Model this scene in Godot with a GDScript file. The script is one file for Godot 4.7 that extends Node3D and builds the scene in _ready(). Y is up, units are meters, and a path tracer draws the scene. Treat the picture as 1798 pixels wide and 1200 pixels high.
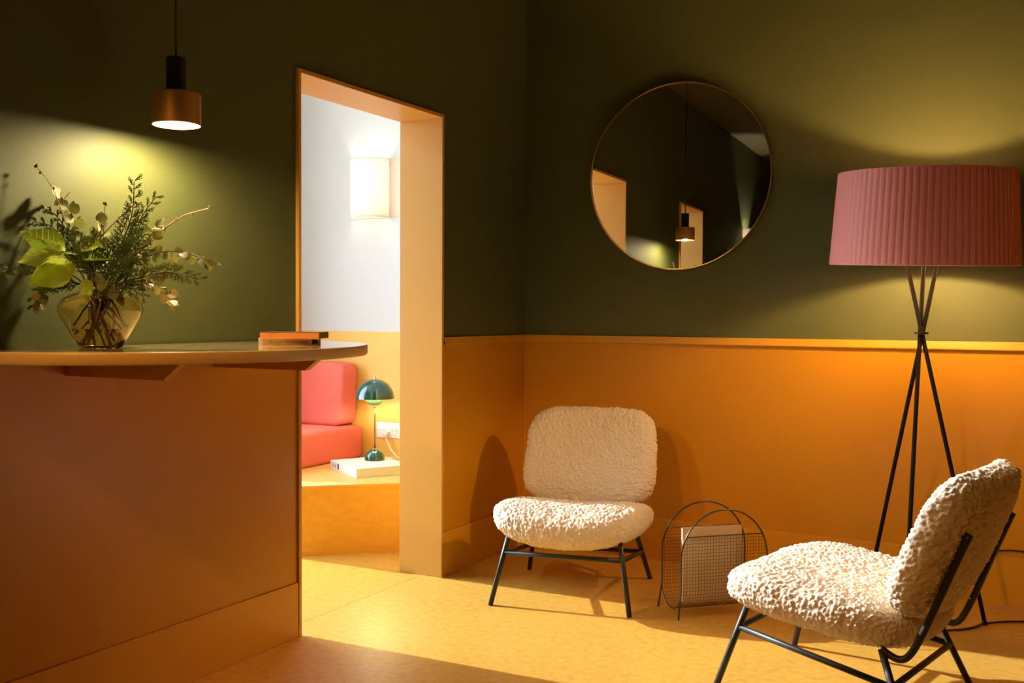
extends Node3D

# ------------------------------------------------------------------ helpers
var taken := {}
var M := {}
var rng := RandomNumberGenerator.new()

func numbered(called: String) -> String:
	if not taken.has(called):
		taken[called] = 0
		return called
	taken[called] += 1
	return "%s_%03d" % [called, taken[called]]

func tag(o: Node, label: String, category := "", group := "", kind := "") -> Node:
	if label: o.set_meta("label", label)
	if category: o.set_meta("category", category)
	if group: o.set_meta("group", group)
	if kind: o.set_meta("kind", kind)
	return o

func thing(called: String, label: String, category: String, at := Vector3.ZERO, turn := 0.0, group := "") -> Node3D:
	var o := Node3D.new()
	o.name = numbered(called)
	add_child(o)
	o.position = at
	o.rotation.y = turn
	tag(o, label, category, group)
	return o

func structure(called: String, label := "") -> Node3D:
	var o := Node3D.new()
	o.name = numbered(called)
	add_child(o)
	tag(o, label, "", "", "structure")
	return o

func put(mesh: Mesh, called: String, m: Material, parent: Node, at := Vector3.ZERO) -> MeshInstance3D:
	var o := MeshInstance3D.new()
	o.mesh = mesh
	o.material_override = m
	o.name = called
	parent.add_child(o, true)
	o.position = at
	o.cast_shadow = GeometryInstance3D.SHADOW_CASTING_SETTING_ON
	return o

func lin(r: float, g: float, b: float, a := 1.0) -> Color:
	var c := Color(r, g, b).linear_to_srgb()
	c.a = a
	return c

func mat(r: float, g: float, b: float, rough := 0.6, metal := 0.0) -> StandardMaterial3D:
	var m := StandardMaterial3D.new()
	m.albedo_color = lin(r, g, b)
	m.roughness = rough
	m.metallic = metal
	return m

func noise_tex(freq: float, ramp: Array, size := 512, octaves := 4, seed_ := 1, type := FastNoiseLite.TYPE_SIMPLEX_SMOOTH) -> NoiseTexture2D:
	var n := FastNoiseLite.new()
	n.noise_type = type
	n.frequency = freq
	n.fractal_octaves = octaves
	n.seed = seed_
	var t := NoiseTexture2D.new()
	t.width = size
	t.height = size
	t.seamless = true
	t.noise = n
	if ramp.size():
		var g := Gradient.new()
		g.offsets = PackedFloat32Array([0.0, 0.5, 1.0])
		g.colors = PackedColorArray(ramp)
		t.color_ramp = g
	return t

func textured(m: StandardMaterial3D, tex: Texture2D, scale: float) -> StandardMaterial3D:
	m.albedo_texture = tex
	m.albedo_color = Color.WHITE
	m.uv1_triplanar = true
	m.uv1_world_triplanar = true
	m.uv1_scale = Vector3.ONE * scale
	return m

func relief(m: StandardMaterial3D, tex: Texture2D, depth_cm: float, scale: float, world := true) -> StandardMaterial3D:
	m.heightmap_enabled = true
	m.heightmap_texture = tex
	m.heightmap_scale = depth_cm
	m.uv1_triplanar = true
	m.uv1_world_triplanar = world
	m.uv1_scale = Vector3.ONE * scale
	return m

func begin(smooth := false) -> SurfaceTool:
	var st := SurfaceTool.new()
	st.begin(Mesh.PRIMITIVE_TRIANGLES)
	st.set_smooth_group(0 if smooth else -1)
	return st

func done(st: SurfaceTool) -> ArrayMesh:
	st.generate_normals()
	return st.commit()

func tri(st: SurfaceTool, a: Vector3, b: Vector3, c: Vector3, out: Vector3) -> void:
	if (b - a).cross(c - a).dot(out) > 0.0:
		var t := b
		b = c
		c = t
	st.add_vertex(a)
	st.add_vertex(b)
	st.add_vertex(c)

func quad(st: SurfaceTool, a: Vector3, b: Vector3, c: Vector3, d: Vector3, out: Vector3) -> void:
	tri(st, a, b, c, out)
	tri(st, a, c, d, out)

# box with chamfered edges, between two corners
func add_box(st: SurfaceTool, lo: Vector3, hi: Vector3, ch := 0.0, frame := Transform3D()) -> void:
	var c := (lo + hi) / 2.0
	var h := (hi - lo) / 2.0
	ch = minf(ch, minf(h.x, minf(h.y, h.z)) * 0.9)
	var p := func(sx: float, sy: float, sz: float, k: int) -> Vector3:
		var v := Vector3(sx * (h.x - (0.0 if k == 0 else ch)), sy * (h.y - (0.0 if k == 1 else ch)), sz * (h.z - (0.0 if k == 2 else ch)))
		return frame * (c + v)
	for s in [-1.0, 1.0]:
		quad(st, p.call(s, -1, -1, 0), p.call(s, 1, -1, 0), p.call(s, 1, 1, 0), p.call(s, -1, 1, 0), frame.basis * Vector3(s, 0, 0))
		quad(st, p.call(-1, s, -1, 1), p.call(1, s, -1, 1), p.call(1, s, 1, 1), p.call(-1, s, 1, 1), frame.basis * Vector3(0, s, 0))
		quad(st, p.call(-1, -1, s, 2), p.call(1, -1, s, 2), p.call(1, 1, s, 2), p.call(-1, 1, s, 2), frame.basis * Vector3(0, 0, s))
	if ch > 0.0:
		for s in [-1.0, 1.0]:
			for t in [-1.0, 1.0]:
				quad(st, p.call(s, t, -1, 0), p.call(s, t, 1, 0), p.call(s, t, 1, 1), p.call(s, t, -1, 1), frame.basis * Vector3(s, t, 0))
				quad(st, p.call(s, -1, t, 0), p.call(s, 1, t, 0), p.call(s, 1, t, 2), p.call(s, -1, t, 2), frame.basis * Vector3(s, 0, t))
				quad(st, p.call(-1, s, t, 1), p.call(1, s, t, 1), p.call(1, s, t, 2), p.call(-1, s, t, 2), frame.basis * Vector3(0, s, t))
				for u in [-1.0, 1.0]:
					tri(st, p.call(s, t, u, 0), p.call(s, t, u, 1), p.call(s, t, u, 2), frame.basis * Vector3(s, t, u))

func box(parent: Node, called: String, lo: Vector3, hi: Vector3, m: Material, ch := 0.0) -> MeshInstance3D:
	var c := Vector3((lo.x + hi.x) / 2.0, lo.y, (lo.z + hi.z) / 2.0)
	var st := begin()
	add_box(st, lo - c, hi - c, ch)
	return put(done(st), called, m, parent, c)

# surface of revolution about y; profile of (radius, height)
func lathe(profile: Array, n := 48) -> ArrayMesh:
	var st := begin(true)
	var out_sign := 1.0
	for i in profile.size() - 1:
		var a: Vector2 = profile[i]
		var b: Vector2 = profile[i + 1]
		for k in n:
			var t0 := TAU * k / n
			var t1 := TAU * (k + 1) / n
			var d0 := Vector3(cos(t0), 0, sin(t0))
			var d1 := Vector3(cos(t1), 0, sin(t1))
			var nn := Vector2(b.y - a.y, -(b.x - a.x))
			var o := (d0 + d1) * nn.x + Vector3(0, nn.y * 2.0, 0)
			o *= out_sign
			var A := d0 * a.x + Vector3(0, a.y, 0)
			var B := d1 * a.x + Vector3(0, a.y, 0)
			var C := d1 * b.x + Vector3(0, b.y, 0)
			var D := d0 * b.x + Vector3(0, b.y, 0)
			if a.x > 1e-6: tri(st, A, B, C, o)
			if b.x > 1e-6: tri(st, A, C, D, o)
	return done(st)

# profile whose corners stay crisp: each run is lathed with its own smooth group
func lathe_runs(runs: Array, n := 48) -> ArrayMesh:
	var st := SurfaceTool.new()
	st.begin(Mesh.PRIMITIVE_TRIANGLES)
	for r in runs:
		st.append_from(lathe(r, n), 0, Transform3D())
	return st.commit()

func add_tube(st: SurfaceTool, path: Array, r0: float, r1 := -1.0, sides := 8, caps := true) -> void:
	if r1 < 0.0: r1 = r0
	var n := path.size()
	var prev := Vector3.ZERO
	var rings := []
	for i in n:
		var t: Vector3
		if i == 0: t = path[1] - path[0]
		elif i == n - 1: t = path[n - 1] - path[n - 2]
		else: t = (path[i + 1] - path[i]).normalized() + (path[i] - path[i - 1]).normalized()
		t = t.normalized()
		var u := prev
		if i == 0:
			u = t.cross(Vector3.UP)
			if u.length() < 0.1: u = t.cross(Vector3.RIGHT)
		u = (u - t * u.dot(t)).normalized()
		prev = u
		var v := t.cross(u)
		var r := lerpf(r0, r1, float(i) / (n - 1))
		var ring := []
		for k in sides:
			var a := TAU * k / sides
			ring.append(path[i] + (u * cos(a) + v * sin(a)) * r)
		rings.append(ring)
	for i in n - 1:
		var mid: Vector3 = (path[i] + path[i + 1]) / 2.0
		for k in sides:
			var k2 := (k + 1) % sides
			var c: Vector3 = (rings[i][k] + rings[i][k2] + rings[i + 1][k] + rings[i + 1][k2]) / 4.0
			quad(st, rings[i][k], rings[i][k2], rings[i + 1][k2], rings[i + 1][k], c - mid)
	if caps:
		for e in [0, n - 1]:
			var dir: Vector3 = (path[0] - path[1]) if e == 0 else (path[n - 1] - path[n - 2])
			for k in sides:
				tri(st, path[e], rings[e][k], rings[e][(k + 1) % sides], dir)

func tube(parent: Node, called: String, path: Array, r0: float, m: Material, r1 := -1.0, sides := 10) -> MeshInstance3D:
	var base: Vector3 = path[0]
	for q: Vector3 in path:
		if q.y < base.y: base = q
	var rel := []
	for q: Vector3 in path: rel.append(q - base)
	var st := begin(true)
	add_tube(st, rel, r0, r1, sides)
	return put(done(st), called, m, parent, base)

func curve(points: Array, steps := 8) -> Array:
	# Catmull-Rom through the points
	var out := []
	var n := points.size()
	for i in n - 1:
		var p0: Vector3 = points[maxi(i - 1, 0)]
		var p1: Vector3 = points[i]
		var p2: Vector3 = points[i + 1]
		var p3: Vector3 = points[mini(i + 2, n - 1)]
		for k in steps:
			out.append(p1.cubic_interpolate(p2, p0, p3, float(k) / steps))
	out.append(points[n - 1])
	return out

# upright prism over a plan outline (x, z)
func prism(poly: PackedVector2Array, y0: float, y1: float) -> ArrayMesh:
	var st := begin()
	var ids := Geometry2D.triangulate_polygon(poly)
	for i in range(0, ids.size(), 3):
		var a := poly[ids[i]]
		var b := poly[ids[i + 1]]
		var c := poly[ids[i + 2]]
		tri(st, Vector3(a.x, y1, a.y), Vector3(b.x, y1, b.y), Vector3(c.x, y1, c.y), Vector3.UP)
		tri(st, Vector3(a.x, y0, a.y), Vector3(b.x, y0, b.y), Vector3(c.x, y0, c.y), Vector3.DOWN)
	var ccw := Geometry2D.is_polygon_clockwise(poly)
	for i in poly.size():
		var a := poly[i]
		var b := poly[(i + 1) % poly.size()]
		var nn := Vector2(b.y - a.y, -(b.x - a.x))
		var mid := (a + b) / 2.0 + nn.normalized() * 0.0005
		if Geometry2D.is_point_in_polygon(mid, poly): nn = -nn
		quad(st, Vector3(a.x, y0, a.y), Vector3(b.x, y0, b.y), Vector3(b.x, y1, b.y), Vector3(a.x, y1, a.y), Vector3(nn.x, 0, nn.y))
	return done(st)

# rounded pad: superellipsoid of half sizes h, bent by shape(), rough with curls
func pad(h: Vector3, n_plan: float, n_side: float, step: float, shape: Callable, curl := 0.0, curl_seed := 3) -> ArrayMesh:
	var cell := FastNoiseLite.new()
	cell.noise_type = FastNoiseLite.TYPE_CELLULAR
	cell.cellular_return_type = FastNoiseLite.RETURN_DISTANCE
	cell.frequency = 78.0
	cell.seed = curl_seed
	cell.fractal_type = FastNoiseLite.FRACTAL_NONE
	cell.domain_warp_enabled = true
	cell.domain_warp_amplitude = 0.006
	cell.domain_warp_frequency = 60.0
	var coarse := FastNoiseLite.new()
	coarse.noise_type = FastNoiseLite.TYPE_SIMPLEX_SMOOTH
	coarse.frequency = 16.0
	coarse.seed = curl_seed + 1
	var verts := PackedVector3Array()
	var index := PackedInt32Array()
	for axis in 3:
		var a1 := (axis + 1) % 3
		var a2 := (axis + 2) % 3
		var n1 := maxi(4, int(2.0 * h[a1] / step))
		var n2 := maxi(4, int(2.0 * h[a2] / step))
		for s in [-1.0, 1.0]:
			var first := verts.size()
			for i in n1 + 1:
				for j in n2 + 1:
					var p := Vector3.ZERO
					p[axis] = s
					p[a1] = 2.0 * i / n1 - 1.0
					p[a2] = 2.0 * j / n2 - 1.0
					var plan := pow(pow(absf(p.x), n_plan) + pow(absf(p.z), n_plan), 1.0 / n_plan)
					var k := pow(pow(plan, n_side) + pow(absf(p.y), n_side), -1.0 / n_side)
					var u := p * k
					var q := u * h
					var g := Vector3(u.x * pow(absf(u.x), n_plan - 2.0) / h.x if u.x != 0.0 else 0.0, u.y * pow(absf(u.y), n_side - 2.0) / h.y if u.y != 0.0 else 0.0, u.z * pow(absf(u.z), n_plan - 2.0) / h.z if u.z != 0.0 else 0.0).normalized()
					if curl > 0.0:
						q += g * (curl * (-cell.get_noise_3dv(q) * 1.0 - 0.45) + curl * 0.5 * coarse.get_noise_3dv(q))
					verts.append(shape.call(q))
			for i in n1:
				for j in n2:
					var a := first + i * (n2 + 1) + j
					var b := a + n2 + 1
					if s > 0.0: index.append_array([a, a + 1, b, b, a + 1, b + 1])
					else: index.append_array([a, b, a + 1, b, b + 1, a + 1])
	# fix winding: front faces run clockwise seen from outside
	var arrays := []
	arrays.resize(Mesh.ARRAY_MAX)
	arrays[Mesh.ARRAY_VERTEX] = verts
	arrays[Mesh.ARRAY_INDEX] = index
	var am := ArrayMesh.new()
	am.add_surface_from_arrays(Mesh.PRIMITIVE_TRIANGLES, arrays)
	var st := SurfaceTool.new()
	st.create_from(am, 0)
	st.generate_normals()
	return st.commit()

func leaf_mesh(length: float, width: float, fold: float, droop: float, pointy := 1.0) -> ArrayMesh:
	var st := begin(true)
	var rows := 9
	var pts := []
	for i in rows:
		var t := float(i) / (rows - 1)
		var w := width * 0.5 * pow(sin(PI * pow(t, 0.85)), 0.75 if pointy < 1.0 else 0.95) * (1.0 if pointy < 1.0 else (1.15 - 0.3 * t))
		var y := -droop * t * t
		var row := []
		for j in 5:
			var s := (j - 2) / 2.0
			row.append(Vector3(w * s, y + fold * absf(s) * w + 0.0006 * (1 if (i % 2) else -1) * absf(s), t * length))
		pts.append(row)
	for i in rows - 1:
		for j in 4:
			quad(st, pts[i][j], pts[i][j + 1], pts[i + 1][j + 1], pts[i + 1][j], Vector3.UP)
	return done(st)

# ------------------------------------------------------------------ the scene
const DOOR_A := 0.78      # far jamb of the opening in view
const DOOR_B := 1.69      # near jamb
const DOOR_H := 1.99
const RAIL := 1.046
const BASE := 0.195
const CEIL := 2.80
const SUN := Vector3(1.0, -0.485, -0.04)
const YAW := 0.504

func _ready() -> void:
	rng.seed = 11
	# --- camera
	var cam := Camera3D.new()
	cam.name = "camera"
	cam.position = Vector3(2.3801, 1.15, 4.4451)
	cam.rotation = Vector3(-0.0276, YAW, 0.0045)
	cam.fov = rad_to_deg(2.0 * atan(600.0 / 1771.2))
	cam.near = 0.05
	cam.far = 100.0
	cam.current = true
	add_child(cam)
	# --- sky, sun, exposure
	var sky_m := ProceduralSkyMaterial.new()
	sky_m.sky_top_color = lin(0.60, 0.80, 1.0)
	sky_m.sky_horizon_color = lin(0.82, 0.93, 1.0)
	sky_m.ground_horizon_color = lin(0.75, 0.74, 0.70)
	sky_m.ground_bottom_color = lin(0.55, 0.53, 0.50)
	var sky := Sky.new()
	sky.sky_material = sky_m
	var env := Environment.new()
	env.background_mode = Environment.BG_SKY
	env.sky = sky
	env.background_energy_multiplier = 10.5
	env.tonemap_mode = Environment.TONE_MAPPER_LINEAR
	env.tonemap_exposure = 1.0
	env.sdfgi_enabled = true
	env.ssao_enabled = true
	env.ssil_enabled = true
	var we := WorldEnvironment.new()
	we.name = "world"
	we.environment = env
	add_child(we)
	var sun := DirectionalLight3D.new()
	sun.name = "sun"
	sun.look_at_from_position(Vector3.ZERO, SUN, Vector3.UP)
	sun.light_color = lin(0.86, 0.93, 1.0)
	sun.light_energy = 3.1
	sun.light_angular_distance = 0.6
	sun.shadow_enabled = true
	add_child(sun)
	make_materials()
	make_room()
	make_second_room()
	make_shelf()
	make_pendant()
	make_unseen_spot()
	make_mirror()
	make_floor_lamp()
	make_chairs()
	make_rack()
	make_second_room_things()
	make_vase()
	make_books()

func make_materials() -> void:
	var mottle := noise_tex(0.006, [lin(0.90, 0.90, 0.90), Color.WHITE, lin(0.94, 0.94, 0.94)], 512, 4, 3)
	var fine := noise_tex(0.09, [], 512, 3, 5)
	M.green = mat(0.086, 0.097, 0.027, 0.62)
	relief(M.green, fine, 0.02, 2.5)
	M.orange = mat(0.60, 0.265, 0.009, 0.36)
	relief(M.orange, fine, 0.012, 2.5)
	M.trim = mat(0.68, 0.325, 0.018, 0.33)
	M.liner = mat(0.70, 0.37, 0.07, 0.4)
	M.ceiling = mat(0.13, 0.10, 0.035, 0.7)
	M.white_wall = mat(0.62, 0.645, 0.655, 0.7)
	M.white_ceiling = mat(0.84, 0.84, 0.83, 0.8)
	M.yellow_wall = mat(0.82, 0.50, 0.10, 0.5)
	M.slab = mat(0.10, 0.06, 0.02, 0.9)
	var lino := noise_tex(0.022, [lin(0.60, 0.315, 0.045), lin(0.65, 0.36, 0.06), lin(0.69, 0.40, 0.08)], 1024, 6, 9)
	M.floor = mat(1, 1, 1, 0.38)
	textured(M.floor, lino, 1.1)
	var speck := noise_tex(0.05, [lin(0.84, 0.78, 0.66), Color.WHITE, Color.WHITE], 512, 4, 17)
	M.floor.detail_enabled = true
	M.floor.detail_blend_mode = BaseMaterial3D.BLEND_MODE_MUL
	M.floor.detail_albedo = speck
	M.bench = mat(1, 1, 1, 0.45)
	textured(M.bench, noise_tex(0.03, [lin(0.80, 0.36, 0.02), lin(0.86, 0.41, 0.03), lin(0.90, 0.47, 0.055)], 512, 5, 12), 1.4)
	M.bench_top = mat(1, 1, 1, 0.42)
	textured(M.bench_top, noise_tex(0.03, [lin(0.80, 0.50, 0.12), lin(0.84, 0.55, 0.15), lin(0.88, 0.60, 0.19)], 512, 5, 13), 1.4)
	M.edge = mat(0.75, 0.62, 0.38, 0.4)
	M.black = mat(0.012, 0.011, 0.010, 0.42)
	M.black_metal = mat(0.012, 0.011, 0.010, 0.42)
	M.rod = mat(0.010, 0.009, 0.008, 0.6)
	M.rod.metallic_specular = 0.22
	M.wire = mat(0.10, 0.085, 0.06, 0.3, 0.85)
	M.brass = mat(0.78, 0.50, 0.20, 0.28, 1.0)
	M.brass_brushed = mat(0.70, 0.40, 0.14, 0.45, 0.75)
	M.shelf_top = mat(0.70, 0.52, 0.28, 0.09)
	M.shelf_top.clearcoat_enabled = true
	M.shelf_top.clearcoat = 0.6
	M.shelf_top.clearcoat_roughness = 0.05
	M.shelf_edge = mat(0.82, 0.54, 0.19, 0.35)
	M.mirror = mat(0.82, 0.83, 0.78, 0.01, 1.0)
	# fleece
	var curl := noise_tex(0.05, [], 512, 3, 21, FastNoiseLite.TYPE_CELLULAR)
	M.fleece = mat(0.70, 0.585, 0.44, 0.95)
	M.fleece.rim_enabled = true
	M.fleece.rim = 0.5
	M.fleece.rim_tint = 0.9
	relief(M.fleece, curl, 0.14, 9.0, false)
	# lamp shade
	M.ribbon = mat(0.92, 0.34, 0.31, 0.6)
	M.ribbon.backlight_enabled = true
	M.ribbon.backlight = lin(0.10, 0.012, 0.008)
	M.ribbon.rim_enabled = true
	M.ribbon.rim = 0.3
	M.shade_lining = mat(0.80, 0.66, 0.52, 0.8)
	M.shade_lining.backlight_enabled = true
	M.shade_lining.backlight = lin(0.10, 0.05, 0.03)
	M.bulb = mat(1, 1, 1, 0.5)
	M.bulb.emission_enabled = true
	M.bulb.emission = lin(1.0, 0.72, 0.40)
	M.bulb.emission_energy_multiplier = 6.0
	M.diffuser = mat(1, 1, 1, 0.5)
	M.diffuser.emission_enabled = true
	M.diffuser.emission = lin(1.0, 0.80, 0.52)
	M.diffuser.emission_energy_multiplier = 4.0
	# second room
	M.red_cloth = mat(0.80, 0.155, 0.11, 0.85)
	M.red_cloth.rim_enabled = true
	M.red_cloth.rim = 0.5
	M.red_cloth.rim_tint = 0.7
	relief(M.red_cloth, noise_tex(0.2, [], 256, 2, 31), 0.06, 6.0)
	M.lamp_green = mat(0.012, 0.075, 0.052, 0.08)
	M.lamp_green.clearcoat_enabled = true
	M.lamp_green.clearcoat = 1.0
	M.lamp_green.clearcoat_roughness = 0.03
	M.bronze = mat(0.30, 0.19, 0.07, 0.35, 1.0)
	M.lamp_pale = mat(0.22, 0.42, 0.22, 0.35)
	M.lamp_inside = mat(0.80, 0.78, 0.68, 0.6)
	M.plastic = mat(0.86, 0.85, 0.82, 0.35)
	M.plastic_dark = mat(0.30, 0.28, 0.24, 0.5)
	M.sconce = mat(0.86, 0.80, 0.70, 0.85)
	M.sconce.backlight_enabled = true
	M.sconce.backlight = lin(0.75, 0.70, 0.62)
	M.sconce_plate = mat(0.72, 0.62, 0.50, 0.7)
	M.paper = mat(0.84, 0.80, 0.70, 0.7)
	M.paper_tan = mat(0.62, 0.43, 0.25, 0.75)
	M.magazine = mat(0.68, 0.50, 0.32, 0.7)
	M.cover_white = mat(0.86, 0.84, 0.80, 0.5)
	M.ink = mat(0.02, 0.015, 0.012, 0.6)
	M.print_brown = mat(0.22, 0.11, 0.04, 0.6)
	M.cover_orange = mat(0.74, 0.24, 0.04, 0.5)
	M.cover_brown = mat(0.14, 0.075, 0.03, 0.5)
	M.cover_tan = mat(0.62, 0.40, 0.20, 0.55)
	# glass, water
	M.glass_pane = StandardMaterial3D.new()
	M.glass_pane.transparency = BaseMaterial3D.TRANSPARENCY_ALPHA
	M.glass_pane.albedo_color = Color(1, 1, 1, 0.03)
	M.glass_pane.roughness = 0.0
	M.amber = StandardMaterial3D.new()
	M.amber.transparency = BaseMaterial3D.TRANSPARENCY_ALPHA
	M.amber.albedo_color = lin(0.97, 0.86, 0.50, 0.0)
	M.amber.roughness = 0.0
	M.amber.refraction_enabled = true
	M.amber.refraction_scale = 0.05
	M.water = StandardMaterial3D.new()
	M.water.transparency = BaseMaterial3D.TRANSPARENCY_ALPHA
	M.water.albedo_color = lin(0.98, 0.90, 0.68, 0.0)
	M.water.roughness = 0.0
	M.water.refraction_enabled = true
	M.water.refraction_scale = 0.033
	# plants
	M.stem = mat(0.055, 0.022, 0.010, 0.7)
	M.twig = mat(0.22, 0.13, 0.07, 0.7)
	M.twig_pale = mat(0.72, 0.58, 0.40, 0.7)
	M.eucalyptus = mat(0.20, 0.22, 0.07, 0.55)
	M.eucalyptus_pale = mat(0.48, 0.42, 0.24, 0.55)
	M.eucalyptus_dark = mat(0.13, 0.13, 0.05, 0.55)
	M.broad = mat(0.36, 0.55, 0.03, 0.4)
	M.cypress = mat(0.035, 0.085, 0.018, 0.6)
	M.cypress_light = mat(0.09, 0.15, 0.022, 0.6)
	for k in ["eucalyptus", "eucalyptus_pale", "eucalyptus_dark", "broad", "cypress", "cypress_light"]:
		var m: StandardMaterial3D = M[k]
		m.backlight_enabled = true
		m.backlight = Color(0.75, 0.8, 0.35) * 0.5
	M.broad.backlight = Color(0.85, 0.9, 0.4)
	M.midrib = mat(0.50, 0.52, 0.12, 0.5)

func make_room() -> void:
	var f := structure("floor", "yellow marbled linoleum floor with a seam at the doorway")
	box(f, "slab", Vector3(-1.95, -0.15, -0.35), Vector3(3.95, -0.003, 7.4), M.slab)
	box(f, "linoleum_sheet", Vector3(-1.75, -0.003, -0.2), Vector3(-0.0912, 0, 7.2), M.floor)
	box(f, "linoleum_sheet", Vector3(-0.0888, -0.003, -0.1), Vector3(3.8, 0, 7.2), M.floor)
	var c := structure("ceiling", "dark olive ceiling")
	box(c, "slab", Vector3(-0.1, CEIL, -0.35), Vector3(3.95, CEIL + 0.15, 7.4), M.ceiling)
	box(c, "white_slab", Vector3(-1.95, CEIL, -0.35), Vector3(-0.1, CEIL + 0.15, 7.4), M.white_ceiling)

	# wall with the doorways, its room face at x = 0
	var l := structure("wall_left", "dark green wall with orange wainscot and two doorways")
	var z2a := 3.04
	var z2b := 3.70
	for s in [[-0.35, DOOR_A - 0.015], [DOOR_B + 0.015, z2a - 0.015], [z2b + 0.015, 7.4]]:
		var a: float = s[0]
		var b: float = s[1]
		box(l, "plaster", Vector3(-0.196, 0, a), Vector3(0, CEIL, b), M.green)
		box(l, "back_plaster", Vector3(-0.2, RAIL, a), Vector3(-0.196, CEIL, b), M.white_wall)
		box(l, "back_wainscot", Vector3(-0.2, 0, a), Vector3(-0.196, RAIL, b), M.yellow_wall)
		var a2 := maxf(a, 0.0)
		box(l, "wainscot", Vector3(0, BASE + 0.0015, a2), Vector3(0.005, 1.013, b), M.orange)
		box(l, "baseboard", Vector3(0, 0.0, a2), Vector3(0.011, BASE, b), M.trim, 0.0012)
	rail(l, Vector3(0, 0, 0), Vector3(0, 0, DOOR_A - 0.015), Vector3.RIGHT)
	rail(l, Vector3(0, 0, z2b + 0.015), Vector3(0, 0, 7.2), Vector3.RIGHT)
	box(l, "plaster", Vector3(-0.196, DOOR_H + 0.015, DOOR_A - 0.015), Vector3(0, CEIL, DOOR_B + 0.015), M.green)
	box(l, "plaster", Vector3(-0.196, DOOR_H + 0.015, z2a - 0.015), Vector3(0, CEIL, z2b + 0.015), M.green)
	box(l, "back_plaster", Vector3(-0.2, DOOR_H + 0.015, DOOR_A - 0.015), Vector3(-0.196, CEIL, DOOR_B + 0.015), M.white_wall)
	box(l, "back_plaster", Vector3(-0.2, DOOR_H + 0.015, z2a - 0.015), Vector3(-0.196, CEIL, z2b + 0.015), M.white_wall)
	for d in [[1, DOOR_A, DOOR_B], [2, z2a, z2b]]:
		var o := structure("door_%d" % d[0], "open doorway lined with ochre boards")
		box(o, "jamb", Vector3(-0.208, 0, d[1] - 0.015), Vector3(0.014, DOOR_H + 0.015, d[1]), M.liner, 0.001)
		box(o, "jamb", Vector3(-0.208, 0, d[2]), Vector3(0.014, DOOR_H + 0.015, d[2] + 0.015), M.liner, 0.001)
		box(o, "head", Vector3(-0.208, DOOR_H, d[1]), Vector3(0.014, DOOR_H + 0.015, d[2]), M.liner, 0.001)

	# wall with the mirror, its room face at z = 0
	var r := structure("wall_back", "dark green wall over orange wainscot with the round mirror")
	box(r, "plaster", Vector3(0, 0, -0.2), Vector3(3.95, CEIL, 0), M.green)
	box(r, "wainscot", Vector3(0.0, BASE, 0), Vector3(3.8, 1.013, 0.005), M.orange)
	box(r, "baseboard", Vector3(0.011, 0, 0), Vector3(3.8, BASE, 0.011), M.trim, 0.0012)
	rail(r, Vector3.ZERO, Vector3(3.8, 0, 0), Vector3.BACK)
	box(r, "corner_bead", Vector3(0.005, BASE, 0.005), Vector3(0.011, 1.013, 0.009), M.trim, 0.001)
	var w := structure("wall_right", "green and orange side wall")
	box(w, "plaster", Vector3(3.8, 0, 0), Vector3(3.95, CEIL, 7.4), M.green)
	box(w, "wainscot", Vector3(3.795, 0.0, 0.02), Vector3(3.8, 1.013, 7.2), M.orange)
	rail(w, Vector3(3.8, 0, 0.02), Vector3(3.8, 0, 7.2), Vector3.LEFT)
	var q := structure("wall_front", "green and orange wall behind the camera")
	box(q, "plaster", Vector3(0, 0, 7.2), Vector3(3.8, CEIL, 7.4), M.green)
	box(q, "wainscot", Vector3(0.02, 0.0, 7.195), Vector3(3.78, 1.013, 7.2), M.orange)
	rail(q, Vector3(0.02, 0, 7.2), Vector3(3.78, 0, 7.2), Vector3.FORWARD)

# chair rail with a slanted face, run from a to b along the foot of a wall
func rail(parent: Node, a: Vector3, b: Vector3, out: Vector3) -> void:
	var prof := [Vector2(0, RAIL), Vector2(0.0135, RAIL), Vector2(0.0205, 1.0185), Vector2(0.0205, 1.013), Vector2(0, 1.013)]
	var st := begin()
	var run := b - a
	for i in 5:
		var p: Vector2 = prof[i]
		var q: Vector2 = prof[(i + 1) % 5]
		var n := out * (p.y - q.y) + Vector3.UP * (q.x - p.x)
		quad(st, out * p.x + Vector3.UP * (p.y - 1.013), out * q.x + Vector3.UP * (q.y - 1.013), out * q.x + Vector3.UP * (q.y - 1.013) + run, out * p.x + Vector3.UP * (p.y - 1.013) + run, n)
	put(done(st), "rail", M.trim, parent, a + Vector3(0, 1.013, 0))

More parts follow.
